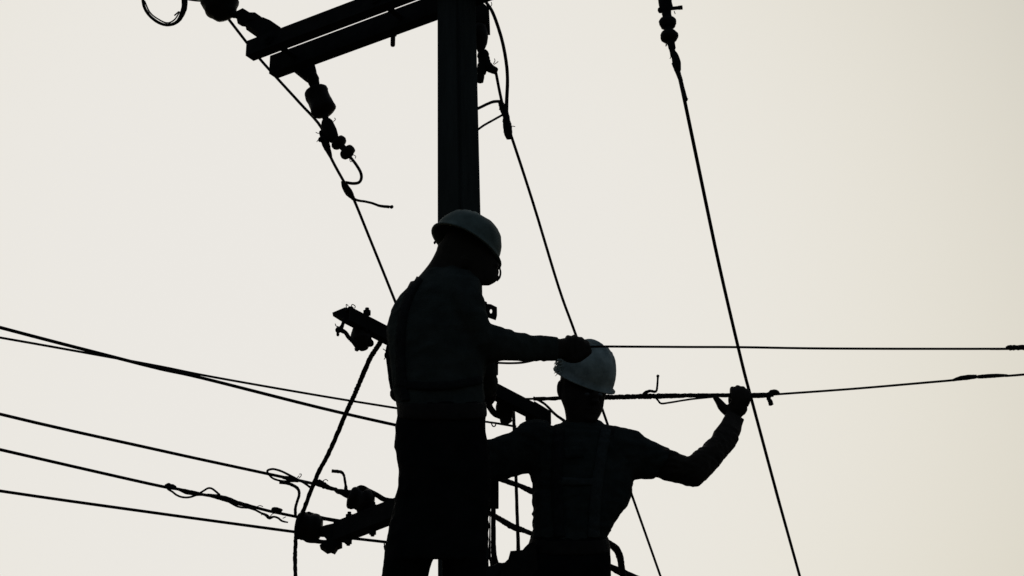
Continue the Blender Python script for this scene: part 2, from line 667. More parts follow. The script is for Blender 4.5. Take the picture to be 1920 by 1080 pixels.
def wisps(parent, spots, Y, mat=None):
    """short ends of binding wire: one part"""
    bm = bmesh.new()
    for path in spots:
        add_tube(bm, spline(px(path, Y), 4), 0.0016, 5)
    o = mesh_obj('tie_wire', bm, mat or M_wire, parent)
    if len(spots) > 1:
        o['kind'] = 'stuff'
    return o


DISC = [(0.0, 0.30), (0.02, 0.55), (0.10, 0.86), (0.28, 1.0), (0.55, 1.0), (0.80, 0.86), (0.94, 0.55), (1.0, 0.30)]


def disc(name, c, axis, Y, r, half, parent):
    ax = Vector((axis[0], axis[1])).normalized()
    a = (c[0] - ax.x * half, c[1] - ax.y * half)
    b = (c[0] + ax.x * half, c[1] + ax.y * half)
    return part_lathe(name, a, b, Y, [(t, q * r) for t, q in DISC], M_porc, parent)


# 1: hangs from the left end of the upper arms
Y1 = 7.40
t = empty('insulator', W(575, 128, Y1), 'barrel insulator hanging below the left end of the upper crossarms', 'insulator', INS)
part_plate('clevis', [(542, 122), (588, 112), (593, 131), (585, 137), (592, 150), (590, 157), (572, 146)], Y1, 0.03, M_steel, t)
part_lathe('cap', (584, 138), (592, 168), Y1, [(0, 6), (0.12, 10.5), (0.4, 11.5), (0.7, 9.5), (1, 9)], M_steel, t)
part_lathe('barrel', (590, 167), (609.5, 213), Y1, [(0, 12), (0.02, 18), (0.08, 22), (0.22, 23), (0.4, 22), (0.58, 22.5), (0.72, 24), (0.88, 24), (0.95, 20), (1, 10)], M_porc, t)
part_lathe('neck', (609, 213), (612, 236), Y1, [(0, 7), (0.5, 6), (1, 8)], M_steel, t)
c_ = part_lathe('clamp', (611, 226), (626, 264), Y1, [(0, 9), (0.15, 12.5), (0.5, 13.5), (0.8, 12), (1, 8)], M_steel, t, 9)
part_blob('clamp_bolt', (622, 230), 5, 8, Y1, M_steel, c_, 0.5)
part_tube('pin', [(622, 258), (636, 270), (658, 292)], Y1, 6.5, M_steel, t)
disc('shed', (636, 268), (17, 18), Y1, 15.5, 7.5, t)
disc('shed', (652, 286), (17, 18), Y1, 15.5, 7.5, t)
part_tube('tail_loop', [(658, 296), (668, 309), (676, 323), (677.5, 334), (673, 342), (662, 344), (648, 342)], Y1, 2.9, M_wire, t)
wisps(t, [[(655, 296), (657, 303), (661, 302)], [(662, 290), (667, 293), (666, 297)], [(605, 248), (597, 250), (592, 248)],
          [(604, 258), (597, 262), (594, 266)], [(625, 228), (629, 224), (627, 221)]], Y1)
part_blob('tie_lump', (601, 262), 5, 4.5, Y1, M_tape, t, 0.5)

# 2: far upper left, pulls towards the top left of the picture
Y2 = 7.27
t = empty('insulator', W(410, 6, Y2), 'large insulator at the top edge, linked to the upper crossarm tip by a clevis', 'insulator', INS)
part_lathe('barrel', (400, -26), (424, 32), Y2, [(0, 12), (0.06, 24), (0.2, 33), (0.45, 34), (0.7, 33), (0.8, 27), (0.88, 23), (0.93, 21), (1, 10)], M_porc, t)
part_blob('cap', (437, 26), 10, 8, Y2, M_steel, t, 0.3, 0.4)
part_plate('link', [(441, 22), (455, 15), (468, 23), (478, 23), (491, 32), (484, 36), (466, 36.5), (459, 43), (452, 42), (444, 37)], Y2, 0.03, M_steel, t)
part_plate('clevis', [(459, 43.5), (481, 35.5), (493, 32), (507, 38), (526, 51), (530, 66), (500, 77), (484, 68), (484, 61)], Y2 - 0.02, 0.05, M_steel, t)
bm = bmesh.new()
add_tube(bm, spline(px([(380, 2), (366, 1), (352, -1)], Y2), 4), 0.004, 8)
mesh_obj('tie_wire', bm, M_wire, t)
part_tube('pin', [(418, 20), (436, 27), (452, 33)], Y2 + 0.01, 5, M_steel, t)

# 3: right of the pole top
Y3 = 7.02
t = empty('insulator', W(905, 3, Y3), 'insulator string tucked close against the right side of the pole top', 'insulator', INS)
part_plate('clevis', [(880, 2), (903, 3), (917, 15), (919, 57), (914, 57), (908, 40), (880, 40)], Y3, 0.035, M_steel, t)
part_lathe('barrel', (899, 46), (902, 97), Y3, [(0, 8), (0.1, 13), (0.4, 15.5), (0.6, 14), (0.8, 10), (1, 6)], M_porc, t)
part_blob('cap', (906, 104), 11, 12, Y3, M_steel, t, 0.25)
part_tube('clamp', [(906, 104), (909, 118), (918, 127), (931, 134)], Y3, [11, 11.5, 9, 6.5], M_steel, t, 0.05)
part_lathe('stub', (905, 122), (899, 154), Y3, [(0, 10), (0.45, 9.5), (0.5, 7.5), (0.95, 7.2), (1, 5)], M_steel, t)
wisps(t, [[(925, 120), (928, 114), (927, 110)], [(926, 121), (932, 117), (934, 115)], [(917, 16), (922, 9), (921, 4)]], Y3)

# 4: top right, holds the long line that crosses the right side
Y4 = 6.20
t = empty('insulator', W(1245, -45, Y4), 'insulator with two round sheds at the top edge above the raised hand', 'insulator', INS)
part_lathe('cap', (1240, -60), (1251, 36), Y4, [(0, 10), (0.5, 11), (0.6, 13), (0.78, 12.5), (0.85, 9), (1, 8)], M_steel, t, 14)
part_lathe('side_bolt', (1254, 16.5), (1279.5, 14), Y4, [(0, 3.6), (0.7, 3.6), (0.7, 4.2), (1, 4.2)], M_steel, t, 10)
part_blob('knob', (1238, 19), 5, 6, Y4, M_steel, t, 0.2)
disc('shed', (1252, 44), (10, 88), Y4, 16.2, 9.5, t)
disc('shed', (1255, 69), (10, 88), Y4, 16.8, 9.5, t)
part_lathe('neck', (1251, 30), (1262, 105), Y4, [(0, 8.5), (0.45, 7.5), (0.8, 7), (0.85, 5.4), (1, 5)], M_steel, t)
part_tube('clamp', [(1260, 96), (1265, 104), (1268.5, 117), (1270.5, 132)], Y4, [5, 7, 8.2, 6.5], M_steel, t)
wisps(t, [[(1249, 80), (1248.5, 87), (1251, 82)], [(1259, 106), (1256, 110)], [(1264, 21), (1266, 26)], [(1241, 26), (1244, 30)]], Y4)

# 5: under the left end of the middle arm
Y5 = 6.36
t = empty('insulator', W(680, 625, Y5), 'stubby insulator under the left end of the middle crossarm beside the lineman', 'insulator', INS)
part_lathe('barrel', (672, 615), (682, 655), Y5 + 0.06, [(0, 12), (0.25, 17), (0.55, 20), (0.8, 15), (1, 8)], M_porc, t)
part_blob('cap', (693, 643), 8, 8, Y5 + 0.06, M_steel, t, 0.3)
part_tube('link', [(646, 597), (642, 610), (639, 618), (648, 624), (656, 635), (669, 645)], Y5, [3, 3.5, 5, 4, 4, 5], M_steel, t, 0.06)
part_blob('knob', (634, 619), 5.5, 6, Y5, M_steel, t, 0.4)
part_blob('knob', (633.5, 627), 3, 4, Y5, M_steel, t, 0.4)
part_blob('tie_lump', (669, 655), 4.5, 4, Y5, M_tape, t, 0.5)
wisps(t, [[(636, 613), (630, 611), (628.5, 607)], [(672, 655), (684, 655), (685, 651)], [(650, 578), (649, 571), (653, 573)],
          [(658, 580), (660, 571), (666, 574), (665, 578)], [(718, 654), (724, 658), (728, 660)], [(727, 658), (724, 668), (720, 674)], [(724, 666), (726, 674)]], Y5)
part_blob('tie_lump', (725, 666), 4, 6, Y5 + 0.05, M_tape, t, 0.5)
part_blob('nut', (657, 579), 7, 5, Y5, M_steel, t, 0.3)

part_plate('end_plate', [(623, 586), (647, 576), (663, 580), (690, 597), (690, 622), (643, 598.5)], 6.39, 0.03, M_steel, t)

# 6: above the lower arm, left of the lineman's leg
Y6 = 7.04
t = empty('insulator', W(680, 945, Y6), 'squat spool insulator strapped on top of the lower crossarm', 'insulator', INS)
part_lathe('spool', (655, 931), (699, 947), Y6, [(0, 14), (0.04, 19), (0.1, 21.5), (0.24, 22), (0.34, 18.5), (0.46, 18.5), (0.56, 25), (0.74, 25), (0.84, 21), (0.95, 17), (1, 10)], M_porc, t)
part_tube('strap', [(664, 921), (677, 915), (692, 921), (708, 929), (722, 937), (745, 940)], Y6, [4, 6, 5, 5, 5, 5], M_steel, t, 0.04)
part_tube('hook', [(649, 922), (648, 910), (645.5, 894), (641, 886), (632, 884), (622, 883)], Y6, [4, 2.6, 2.4, 3, 3.4, 3.4], M_wire, t, 0.12)
part_lathe('cap', (628, 919), (658, 928), Y6, [(0, 3), (0.3, 5), (0.7, 7.5), (1, 9)], M_steel, t)

# 7: at the far tip of the lower arm
Y7 = 7.2
t = empty('insulator', W(580, 985, Y7), 'thick insulator at the tip of the lower crossarm where the frayed cable hangs', 'insulator', INS)
part_lathe('spool', (555.5, 984), (603, 992), Y7, [(0, 19), (0.03, 23), (0.12, 26), (0.3, 26.5), (0.38, 23), (0.5, 23), (0.58, 27), (0.78, 27), (0.9, 23), (0.97, 19), (1, 12)], M_porc, t)
part_tube('strap', [(568, 966), (582, 967), (598, 971), (612, 973), (640, 978)], Y7, [6, 7, 5, 3.6, 4], M_steel, t, 0.04)
part_tube('strap', [(563, 1000), (577, 1010), (592, 1014), (604, 1016), (618, 1016)], Y7, [7, 7.5, 5, 4, 4], M_steel, t, 0.04)
part_tube('strap', [(588, 1000), (600, 1004), (616, 1005)], Y7, [4, 2.6, 2.6], M_steel, t, 0.04)
part_plate('end_plate', [(596, 989), (612, 984), (640, 978), (640, 1020), (632, 1023), (626, 1032), (619, 1029), (612, 1031), (599, 1022), (612, 1013), (610, 1003)], Y7 - 0.02, 0.05, M_steel, t)
part_blob('knob', (579, 963), 5, 4, Y7, M_steel, t, 0.4)

# 8: under the middle arm between the two men
Y8 = 6.86
t = empty('insulator', W(946, 765, Y8), 'small insulator under the middle crossarm between the two linemen', 'insulator', INS)
part_lathe('spool', (944, 748), (950, 795), Y8, [(0, 12), (0.2, 15), (0.5, 17), (0.75, 12), (0.9, 11), (1, 4)], M_porc, t)
part_tube('strap', [(912, 735), (916, 757), (926, 774), (940, 780)], Y8, [5, 6, 6, 7], M_steel, t, 0.05)
part_tube('jumper', [(905, 790), (920, 792), (940, 795), (968, 800)], Y8, [2, 2, 2.2, 2.2], M_wire, t, 0.1)
part_tube('jumper', [(1000, 745), (1022, 758), (1040, 776), (1062, 792)], Y8 + 0.1, [2.4, 2.4, 2.6, 3], M_wire, t, 0.08)
part_tube('jumper', [(908, 706), (921, 717), (932, 722), (944, 728)], Y8 - 0.1, 2.2, M_wire, t, 0.08)
part_tube('tie_wire', [(921, 793), (924, 799), (928, 799), (930, 794)], Y8, 1.2, M_wire, t)
part_plate('end_bracket', [(1002, 752), (1033, 771), (1033, 800), (1002, 800), (985, 782)], Y8 + 0.12, 0.03, M_steel, t)

# ------------------------------------------------------------------ lines
LINES = 'overhead lines meeting at the pole'


def line(label, pts, r, cat='power line', rough=0.012, n=5, mat=None, sides=10, name='power_line'):
    bm = bmesh.new()
    add_tube(bm, spline(pts, n), r * 1.12, sides, rough)
    o = mesh_obj(name, bm, mat or M_wire)
    return tag(o, label, cat, LINES)


def level(path, z0, drop=0.0):
    n = len(path) - 1
    y0, y1 = path[0][1], path[-1][1]
    return [H(x, y, z0 - (drop * ((y - y0) / (y1 - y0)) if drop else 0.0)) for x, y in path]


def extend(pts, d0=0.0, d1=0.0):
    res = list(pts)
    if d0:
        res = [pts[0] + (pts[0] - pts[1]).normalized() * d0] + res
    if d1:
        res = res + [pts[-1] + (pts[-1] - pts[-2]).normalized() * d1]
    return res


# A: from the top left insulator over the arm tips and away down to the standing man
zA = W(618, 290, 7.42).z
ptsA = px([(428, 35), (462, 79), (489, 112.5), (519, 146), (562, 193), (603, 240)], [7.32, 7.48, 7.52, 7.52, 7.48, 7.42])
ptsA += [W(618, 290, 7.42)] + level([(645, 341), (662, 371), (688, 434), (740, 563), (800, 715), (860, 880), (935, 1090)], zA, 1.0)
ptsA = extend(ptsA, 0, 9)
A = line('line running from the crossarm tip down behind the lineman in the grey helmet', ptsA, 0.0055)
part_tube('splice', [(603, 246), (608, 260), (613, 276), (620, 294)], 7.42, [5, 8, 7, 3.2], M_tape, A, 0.06)
zz = H(653, 356, zA - 0.02).y
part_tube('splice', [(643, 340), (648, 351), (655, 362), (663, 373)], zz, [4, 7, 7.5, 3.5], M_tape, A, 0.06)
part_tube('wire_tail', [(660, 372), (672, 376), (685, 378), (698, 381), (712, 386), (730, 388)], zz, [3, 2.4, 2.4, 2.4, 2.6, 3], M_wire, A, 0.05)
part_blob('wire_end', (734, 388), 4.2, 3.2, zz, M_tape, A, 0.5)

# B: middle line
zB = W(950, 232, 7.1).z
ptsB = px([(928, 128), (931, 142), (936, 168), (942, 196)], [7.02, 7.04, 7.06, 7.08]) + [W(950, 232, 7.1)]
ptsB += level([(961, 262), (1000, 382), (1048, 540), (1079, 626), (1131, 772), (1184, 926), (1239, 1082)], zB, 1.0)
ptsB = extend(ptsB, 0, 9)
B = line('line falling from the pole top, passing behind the crouched lineman', ptsB, 0.0052)
part_tube('splice', [(938, 190), (943, 203), (949, 218), (951, 228)], 7.1, [4.5, 7, 6.5, 5], M_tape, B, 0.08)
part_tube('splice', [(948, 222), (951, 233), (952.5, 247), (955, 259)], 7.1, [6, 8, 8.5, 6], M_tape, B, 0.06)
part_tube('jumper', [(905, -14), (911, 3), (924, 24), (939, 67), (948, 109), (951.5, 147), (950, 190), (949, 222)], 7.1, [3, 3.2, 3.2, 3.2, 3.2, 3.2, 3.4, 4], M_wire, B, 0.02)
part_tube('stay', [(882, 209), (897, 203), (916, 194), (927, 190.5), (941, 190)], [6.9, 7.1], [2.8, 2.8, 2.8, 3, 3], M_wire, B, 0.04)
part_tube('stay', [(880, 254), (896, 243), (908, 234.5), (925, 225), (941, 216)], [6.9, 7.1], 2.2, M_wire, B, 0.05)
wisps(B, [[(956, 238), (961, 236.5), (966, 237.5)], [(938, 200), (936, 206)], [(944, 224), (942, 228)]], 7.1)

# C: the long line on the right
zC = W(1272, 135, 6.2).z
ptsC = [W(1262, 92, 6.2), W(1272, 135, 6.2)] + level([(1286, 200), (1309, 310), (1349, 500), (1391, 680), (1411, 756), (1461, 942), (1500, 1082)], zC, 0.75)
ptsC = extend(ptsC, 0, 9)
Cc = line('long line crossing the right side of the view behind the raised hand', ptsC, 0.0060)
part_tube('wire_tail', [(1272, 140), (1277, 151), (1281, 166), (1285.5, 186)], 6.2, [3, 3, 3, 4], M_wire, Cc, 0.05)
part_blob('wire_end', (1285.5, 186), 4.5, 4, 6.2, M_tape, Cc, 0.4)
part_tube('splice', [(1266, 118), (1271, 135), (1277, 152)], 6.2, [7, 5.2, 4], M_tape, Cc, 0.05)

# D: held by the standing man
HD = 6.42
ptsD = px([(925, 680), (960, 681), (990, 678), (1040, 664), (1075, 654), (1112, 650), (1180, 650), (1290, 650.6), (1390, 651), (1560, 653.5), (1887, 654), (2200, 652)],
          [6.75, 6.7, 6.6, 6.5, 6.45, HD, HD, HD, HD, HD, HD, HD])
ptsD = extend(ptsD, 0, 6)
D = line('thin level line held in the fist of the standing lineman', ptsD, 0.0036)
part_tube('tape_wrap', [(1887, 653), (1893, 652), (1930, 652), (1990, 652)], HD, [2.5, 4.6, 5, 4.6], M_tape, D, 0.22, n=10)

# E: held by the raised hand
HE = 6.95
ptsE = px([(985, 748), (1046, 747), (1090, 746), (1135, 745), (1220, 742.6), (1295, 741.5), (1367, 741), (1410, 741.5), (1444, 740.5), (1461, 739), (1600, 729), (1740, 717), (1790, 712.5), (1835, 706.5), (1887, 704), (1922, 702), (2300, 668)],
          [7.02, 6.99, 6.97, HE, HE, HE, HE, HE, HE, HE, 6.83, 6.72, 6.68, 6.64, 6.6, 6.57, 6.3])
ptsE = extend(ptsE, 0, 6)
Eo = line('level line gripped by the raised hand of the second lineman', ptsE, 0.0036)
part_tube('tape_wrap', [(1000, 748), (1090, 746), (1135, 745), (1180, 744), (1220, 743), (1260, 742.3), (1310, 741.3)], HE, [3.6, 3.6, 4.6, 4.6, 5, 4.6, 4], M_tape, Eo, 0.2, n=14)
part_tube('tape_wrap', [(1310, 741.3), (1350, 741.2), (1400, 741.5), (1425, 741.3), (1450, 740)], HE, [4, 4, 5, 5.2, 4.2], M_tape, Eo, 0.08, n=10)
part_tube('knot', [(1440, 741), (1447, 735), (1456, 735), (1461, 739)], HE, [4, 4.4, 4.2, 2.5], M_tape, Eo, 0.15)
part_tube('wire_tail', [(1441, 740), (1441.5, 748), (1444.5, 754), (1446, 759)], HE, [4, 4, 4.5, 4.5], M_tape, Eo, 0.2)
part_tube('hook', [(1204, 742), (1211, 736), (1219, 733), (1227, 734.5), (1231, 732), (1232.5, 722), (1233.5, 706)], HE - 0.01, [3, 3.4, 2.8, 2.6, 2.2, 2, 2], M_wire, Eo, 0.1)
part_blob('wire_end', (1233.5, 705), 2.9, 2.9, HE - 0.01, M_wire, Eo, 0.2)
part_tube('wire_tail', [(1229, 745), (1234, 751), (1240, 756.5), (1256, 754.8), (1295, 748.6), (1340, 744)], HE - 0.01, 1.9, M_wire, Eo, 0.05)
part_tube('splice', [(1786, 713), (1800, 709.5), (1815, 707.5), (1831, 706)], 6.65, [2.4, 4.6, 5, 3.8], M_tape, Eo, 0.06)
part_tube('splice', [(1833, 706.5), (1842, 706), (1865, 704.5), (1888, 704)], 6.63, [3.4, 4, 4, 2.6], M_tape, Eo, 0.06)

# lines on the left
zF = W(742, 797, 6.72).z
F1 = line('upper thick line from the left edge, crossing a thinner one', extend(level([(-420, 500), (0, 614), (194, 664.5), (300, 691.5), (380, 709), (600, 764.5), (742, 797), (815, 812)], zF), 4), 0.0050)
zF2 = W(742, 765, 6.74).z
F2 = line('thinner line crossing the thick one left of the pole', extend(level([(-420, 561), (0, 633), (194, 667.5), (300, 687), (400, 707), (600, 742), (742, 765), (815, 777)], zF2), 4), 0.0036)
zF3 = W(590, 907, 7.1).z
F3 = line('left line ending in a wire loop above the lower crossarm', extend(level([(-420, 668), (0, 776.5), (300, 844.5), (470, 881.5), (554, 899.5), (590, 907.5), (626, 917), (652, 925)], zF3), 4), 0.0050)
YF3 = lambda x: H(x, 900, zF3).y
part_tube('wire_loop', [(502, 889), (502, 882), (512, 879.5), (526, 883), (541, 890), (560, 900), (571, 906), (582, 914)], H(540, 895, zF3).y - 0.01, 2.2, M_wire, F3, 0.06)
part_tube('wire_loop', [(503, 889), (512, 897), (526, 901.5), (543, 902.5), (556, 902)], H(540, 895, zF3).y - 0.01, 2.0, M_wire, F3, 0.06)
part_tube('tape_wrap', [(530, 895), (545, 898), (560, 901.5)], H(540, 895, zF3).y, [3, 5.5, 3.5], M_tape, F3, 0.12)
part_tube('tape_wrap', [(588, 906), (598, 906), (608, 910), (618, 915), (632, 918)], H(600, 908, zF3).y, [4, 7.5, 6, 4, 3.4], M_tape, F3, 0.12)
wisps(F3, [[(605, 902), (611, 899), (615, 902)], [(600, 910), (606, 916), (610, 914)], [(560, 897), (564, 893), (565, 889), (561, 889)], [(556, 897), (561, 892)],
           [(626, 919), (632, 925), (640, 926), (646, 923)]], H(600, 908, zF3).y)
part_tube('hook', [(524, 904), (534, 905), (547, 909), (558, 916), (561, 927), (557, 941), (554, 952), (554, 966)], 7.16, [3.6, 3.4, 3.2, 3, 2.6, 2.6, 2.8, 3], M_wire, F3, 0.1)

zF4 = W(554, 968, 7.2).z
F4 = line('left line wound with loose wire, ending at the lower crossarm tip', extend(level([(-420, 745), (0, 843), (280, 907), (336, 917.5), (376, 926.5), (413, 933), (447, 942.5), (474, 950), (502, 957.5), (530, 963.5), (566, 971)], zF4), 4), 0.0050)
YF4 = H(420, 935, zF4).y - 0.015
part_tube('wire_loop', [(311, 911), (315, 917), (323, 922), (331, 928), (341, 932), (354, 932.5), (366, 929), (374, 925), (382, 920), (390, 915.5), (397, 916), (404, 921), (412, 928)], YF4, 2.0, M_wire, F4, 0.06)
part_tube('wire_loop', [(424, 937), (436, 945), (450, 951), (465, 952), (478, 956), (490, 962), (499, 966), (505, 971), (513, 969), (521, 971), (529, 977), (540, 979.5)], YF4, [2, 2, 2, 2.2, 2, 2, 3, 3.4, 2, 2, 2, 1.4], M_wire, F4, 0.1)
part_tube('tape_wrap', [(333, 917), (350, 922), (368, 925.5), (378, 927)], YF4 + 0.015, [2.5, 5, 4.6, 3], M_tape, F4, 0.1)
part_tube('tape_wrap', [(388, 928), (405, 931), (425, 936), (445, 943), (470, 949)], YF4 + 0.015, [2.6, 4.6, 5.6, 4.6, 3.2], M_tape, F4, 0.1)
part_blob('tie_lump', (519, 957), 10, 6, YF4, M_tape, F4, 0.4, 0.1)
part_tube('tape_wrap', [(309, 911), (316, 910), (324, 912), (330, 916)], YF4, [2.5, 4, 3.6, 3], M_tape, F4, 0.3)
wisps(F4, [[(480, 951), (487, 948), (493, 950)], [(496, 965), (492, 963), (490, 966)], [(506, 969), (512, 963), (521, 963)], [(530, 972), (536, 969)], [(312, 910), (316, 906), (322, 909)]], YF4)

zF5 = W(603, 1003, 7.2).z
F5 = line('lowest left line passing the tip of the lower crossarm', extend(level([(-420, 855), (0, 920.5), (300, 963), (554, 997.5), (603, 1003.5), (671, 1010.5), (720, 1016), (790, 1024)], zF5), 4), 0.0050)
part_tube('wire_tail', [(720, 1016), (721, 1024), (722, 1032), (720, 1024)], H(720, 1016, zF5).y, 1.2, M_wire, F5)

# G: thick rope-like jumper between the middle and the lower arm
gp = px([(716, 633), (711, 645), (694, 672), (677, 711), (662.5, 745), (648, 776), (621, 840), (594, 893), (568, 960), (557, 990), (553.5, 1035), (554, 1085), (556, 1200), (566, 1330)],
        [6.5, 6.5, 6.58, 6.66, 6.72, 6.78, 6.9, 7.0, 7.12, 7.16, 7.2, 7.2, 7.15, 7.1])
bm = bmesh.new()
add_tube(bm, spline(gp, 16), [0.0088, 0.0084, 0.0078, 0.0072], 9, 0.14)
G = mesh_obj('cable', bm, M_tape)
tag(G, 'thick frayed cable slanting from the middle crossarm down to the left', 'cable')

# loop of cable at the top left
bm = bmesh.new()
lp = px([(270, -40), (268, 2), (277, 25), (295, 41), (314, 47), (332, 41), (342, 25), (346, 5), (340, -40)], 7.0)
add_tube(bm, spline(lp, 8), [0.004, 0.006, 0.0062, 0.0062, 0.0055, 0.007, 0.011, 0.0125, 0.009], 10, 0.05)
lo = mesh_obj('cable_loop', bm, M_wire)
tag(lo, 'hanging loop of cable at the top left corner', 'cable')
bm = bmesh.new()
add_tube(bm, spline(px([(271, 2), (281, 23), (297, 36), (314, 43), (328, 36), (336, 22), (327, 29)], 6.985), 8), 0.003, 8, 0.05)
mesh_obj('second_strand', bm, M_wire, lo)

# rods and bundled cables between the two men
def rod(label, path, Y, r, name, cat, mat, rough=0.05, grp=None, n=8):
    bm = bmesh.new()
    pts = px(path, Y)
    s = pm(pts[0])
    rr = [x * s for x in r] if isinstance(r, (list, tuple)) else r * s
    add_tube(bm, spline(pts, n), rr, 10, rough)
    return tag(mesh_obj(name, bm, mat), label, cat, grp)


RG = 'rods between the two men'
rod('thin upright rod hanging from the middle crossarm between the two linemen', [(962, 760), (964, 800), (967, 880), (969.5, 960), (972, 1040), (973, 1140)], 7.05, [3, 3.2, 3.0, 3.2, 3.6, 3.6], 'hanging_rod', 'rod', M_steel, 0.06, RG)
rod('short thick upright rod close to the pole above the tool pouch', [(925, 955), (925, 1000), (926, 1040), (930, 1070), (931, 1150)], 6.98, [4.6, 4.6, 5.2, 7, 6], 'hanging_rod', 'rod', M_steel, 0.06, RG)
BGp = 'bundled cables running behind the second lineman'
rod('upper bundled cable seen between the two linemen', [(905, 880), (940, 898), (960, 906), (975, 911), (997, 921), (1040, 939), (1110, 968)], [6.95, 7.25], [5, 5.4, 5, 4.6, 6, 5, 5], 'bundled_cable', 'cable', M_tape, 0.1, BGp)
o = rod('lower bundled cable reappearing at right of the second lineman hip', [(905, 955), (926, 967), (945, 978), (962, 988), (980, 994), (998, 1001), (1070, 1030), (1144, 1063), (1190, 1084), (1300, 1130), (1900, 1380)], [6.95, 7.8], [4.6, 5, 6, 6.4, 4.6, 5, 6, 8, 7, 6], 'bundled_cable', 'cable', M_tape, 0.1, BGp)
rod('curved hose arching out behind the hip of the second lineman', [(1110, 1000), (1140, 1018), (1155, 1029), (1162, 1044), (1166, 1066), (1172, 1110), (1175, 1200)], 7.1, [5, 6.5, 7.2, 6.8, 6, 6, 6], 'hose', 'hose', M_wire, 0.06)
thin = rod('thin wire dropping beside the right edge of the pole', [(918.6, 950), (918.4, 1000), (918, 1040), (921, 1062), (921, 1120)], 6.9, [1.2, 1.2, 3, 1.6, 1.6], 'thin_wire', 'wire', M_wire, 0.2)


# ------------------------------------------------------------------ people
def limb(bm, pts, radii, n=5, sides=12):
    add_tube(bm, spline(pts, n), radii, sides)


def finger(bm, path, Y, r0, r1):
    pts = px(path, Y)
    s = pm(pts[0])
    add_tube(bm, spline(pts, 4), [r0 * s, (r0 * 0.95 + r1 * 0.05) * s, r1 * s], 10)
    add_blob(bm, pts[-1], RT * r1 * s, UP * r1 * s, FWD * r1 * s, 0, 8)


def hat(name, c_px, Y, e1, n_dir, a_len, a_wid, h, mat, parent, peak=0.03, label=None):
    """hard hat shell: dome with three ridges, rim and front peak, real thickness"""
    c = W(*c_px, Y)
    n_ = n_dir.normalized()
    e1 = (e1 - n_ * e1.dot(n_)).normalized()
    e2 = n_.cross(e1)
    bm = bmesh.new()
    seg, st = 40, 12

    def pt(phi, t, k, z=0.0, ext=0.0):
        ca, sa = math.cos(phi), math.sin(phi)
        cr_ = max(0.0, math.cos(t)) ** 0.85
        a, b_ = a_len * k, a_wid * k
        hh = h * k * (max(0.0, math.sin(t)) ** 0.95)
        x, y = ca * a * cr_, sa * b_ * cr_
        ridge = 0.0
        if k > 0.97 and t > 0.25:
            ridge = 0.009 * (math.exp(-(y / 0.010) ** 2) + 0.7 * math.exp(-((abs(y) - 0.042) / 0.008) ** 2)) * min(1, (t - 0.25) * 3) * (1 if t < 1.5 else 1)
        x += ca * ext
        y += sa * ext
        return c + e1 * x + e2 * y + n_ * (hh + ridge + z)

    def ext(phi):
        f = max(0.0, math.cos(phi))
        return 0.007 + peak * f ** 3

    rings = []
    for i in range(st + 1):
        t = math.pi / 2 * (1 - i / st)
        rings.append([pt(2 * math.pi * k / seg, min(t, 1.555), 1.0) for k in range(seg)])
    rings.append([pt(2 * math.pi * k / seg, 0, 1.0, -0.004, ext(2 * math.pi * k / seg)) for k in range(seg)])
    rings.append([pt(2 * math.pi * k / seg, 0, 1.0, -0.008, ext(2 * math.pi * k / seg) * 0.97) for k in range(seg)])
    rings.append([pt(2 * math.pi * k / seg, 0, 0.965, -0.006) for k in range(seg)])
    for i in range(1, st + 1):
        t = math.pi / 2 * (i / st)
        rings.append([pt(2 * math.pi * k / seg, min(t, 1.555), 0.962) for k in range(seg)])
    V = [[bm.verts.new(p_) for p_ in rg] for rg in rings]
    for i in range(len(V) - 1):
        for k in range(seg):
            bm.faces.new((V[i][k], V[i][(k + 1) % seg], V[i + 1][(k + 1) % seg], V[i + 1][k]))
    bm.faces.new(V[0][::-1])
    bm.faces.new(V[-1])
    o = mesh_obj(name, bm, mat, parent)
    if label:
        o['label'] = label
    # lining and head band inside
    bm = bmesh.new()
    rr = []
    for i in range(9):
        t = math.pi / 2 * (1 - i / 8) * 0.98
        rr.append([bm.verts.new(pt(2 * math.pi * k / 24, t, 0.93)) for k in range(24)])
    for i in range(8):
        for k in range(24):
            bm.faces.new((rr[i][k], rr[i][(k + 1) % 24], rr[i + 1][(k + 1) % 24], rr[i + 1][k]))
    mesh_obj('lining', bm, M_lining, o)
    return o, c, e1, e2, n_


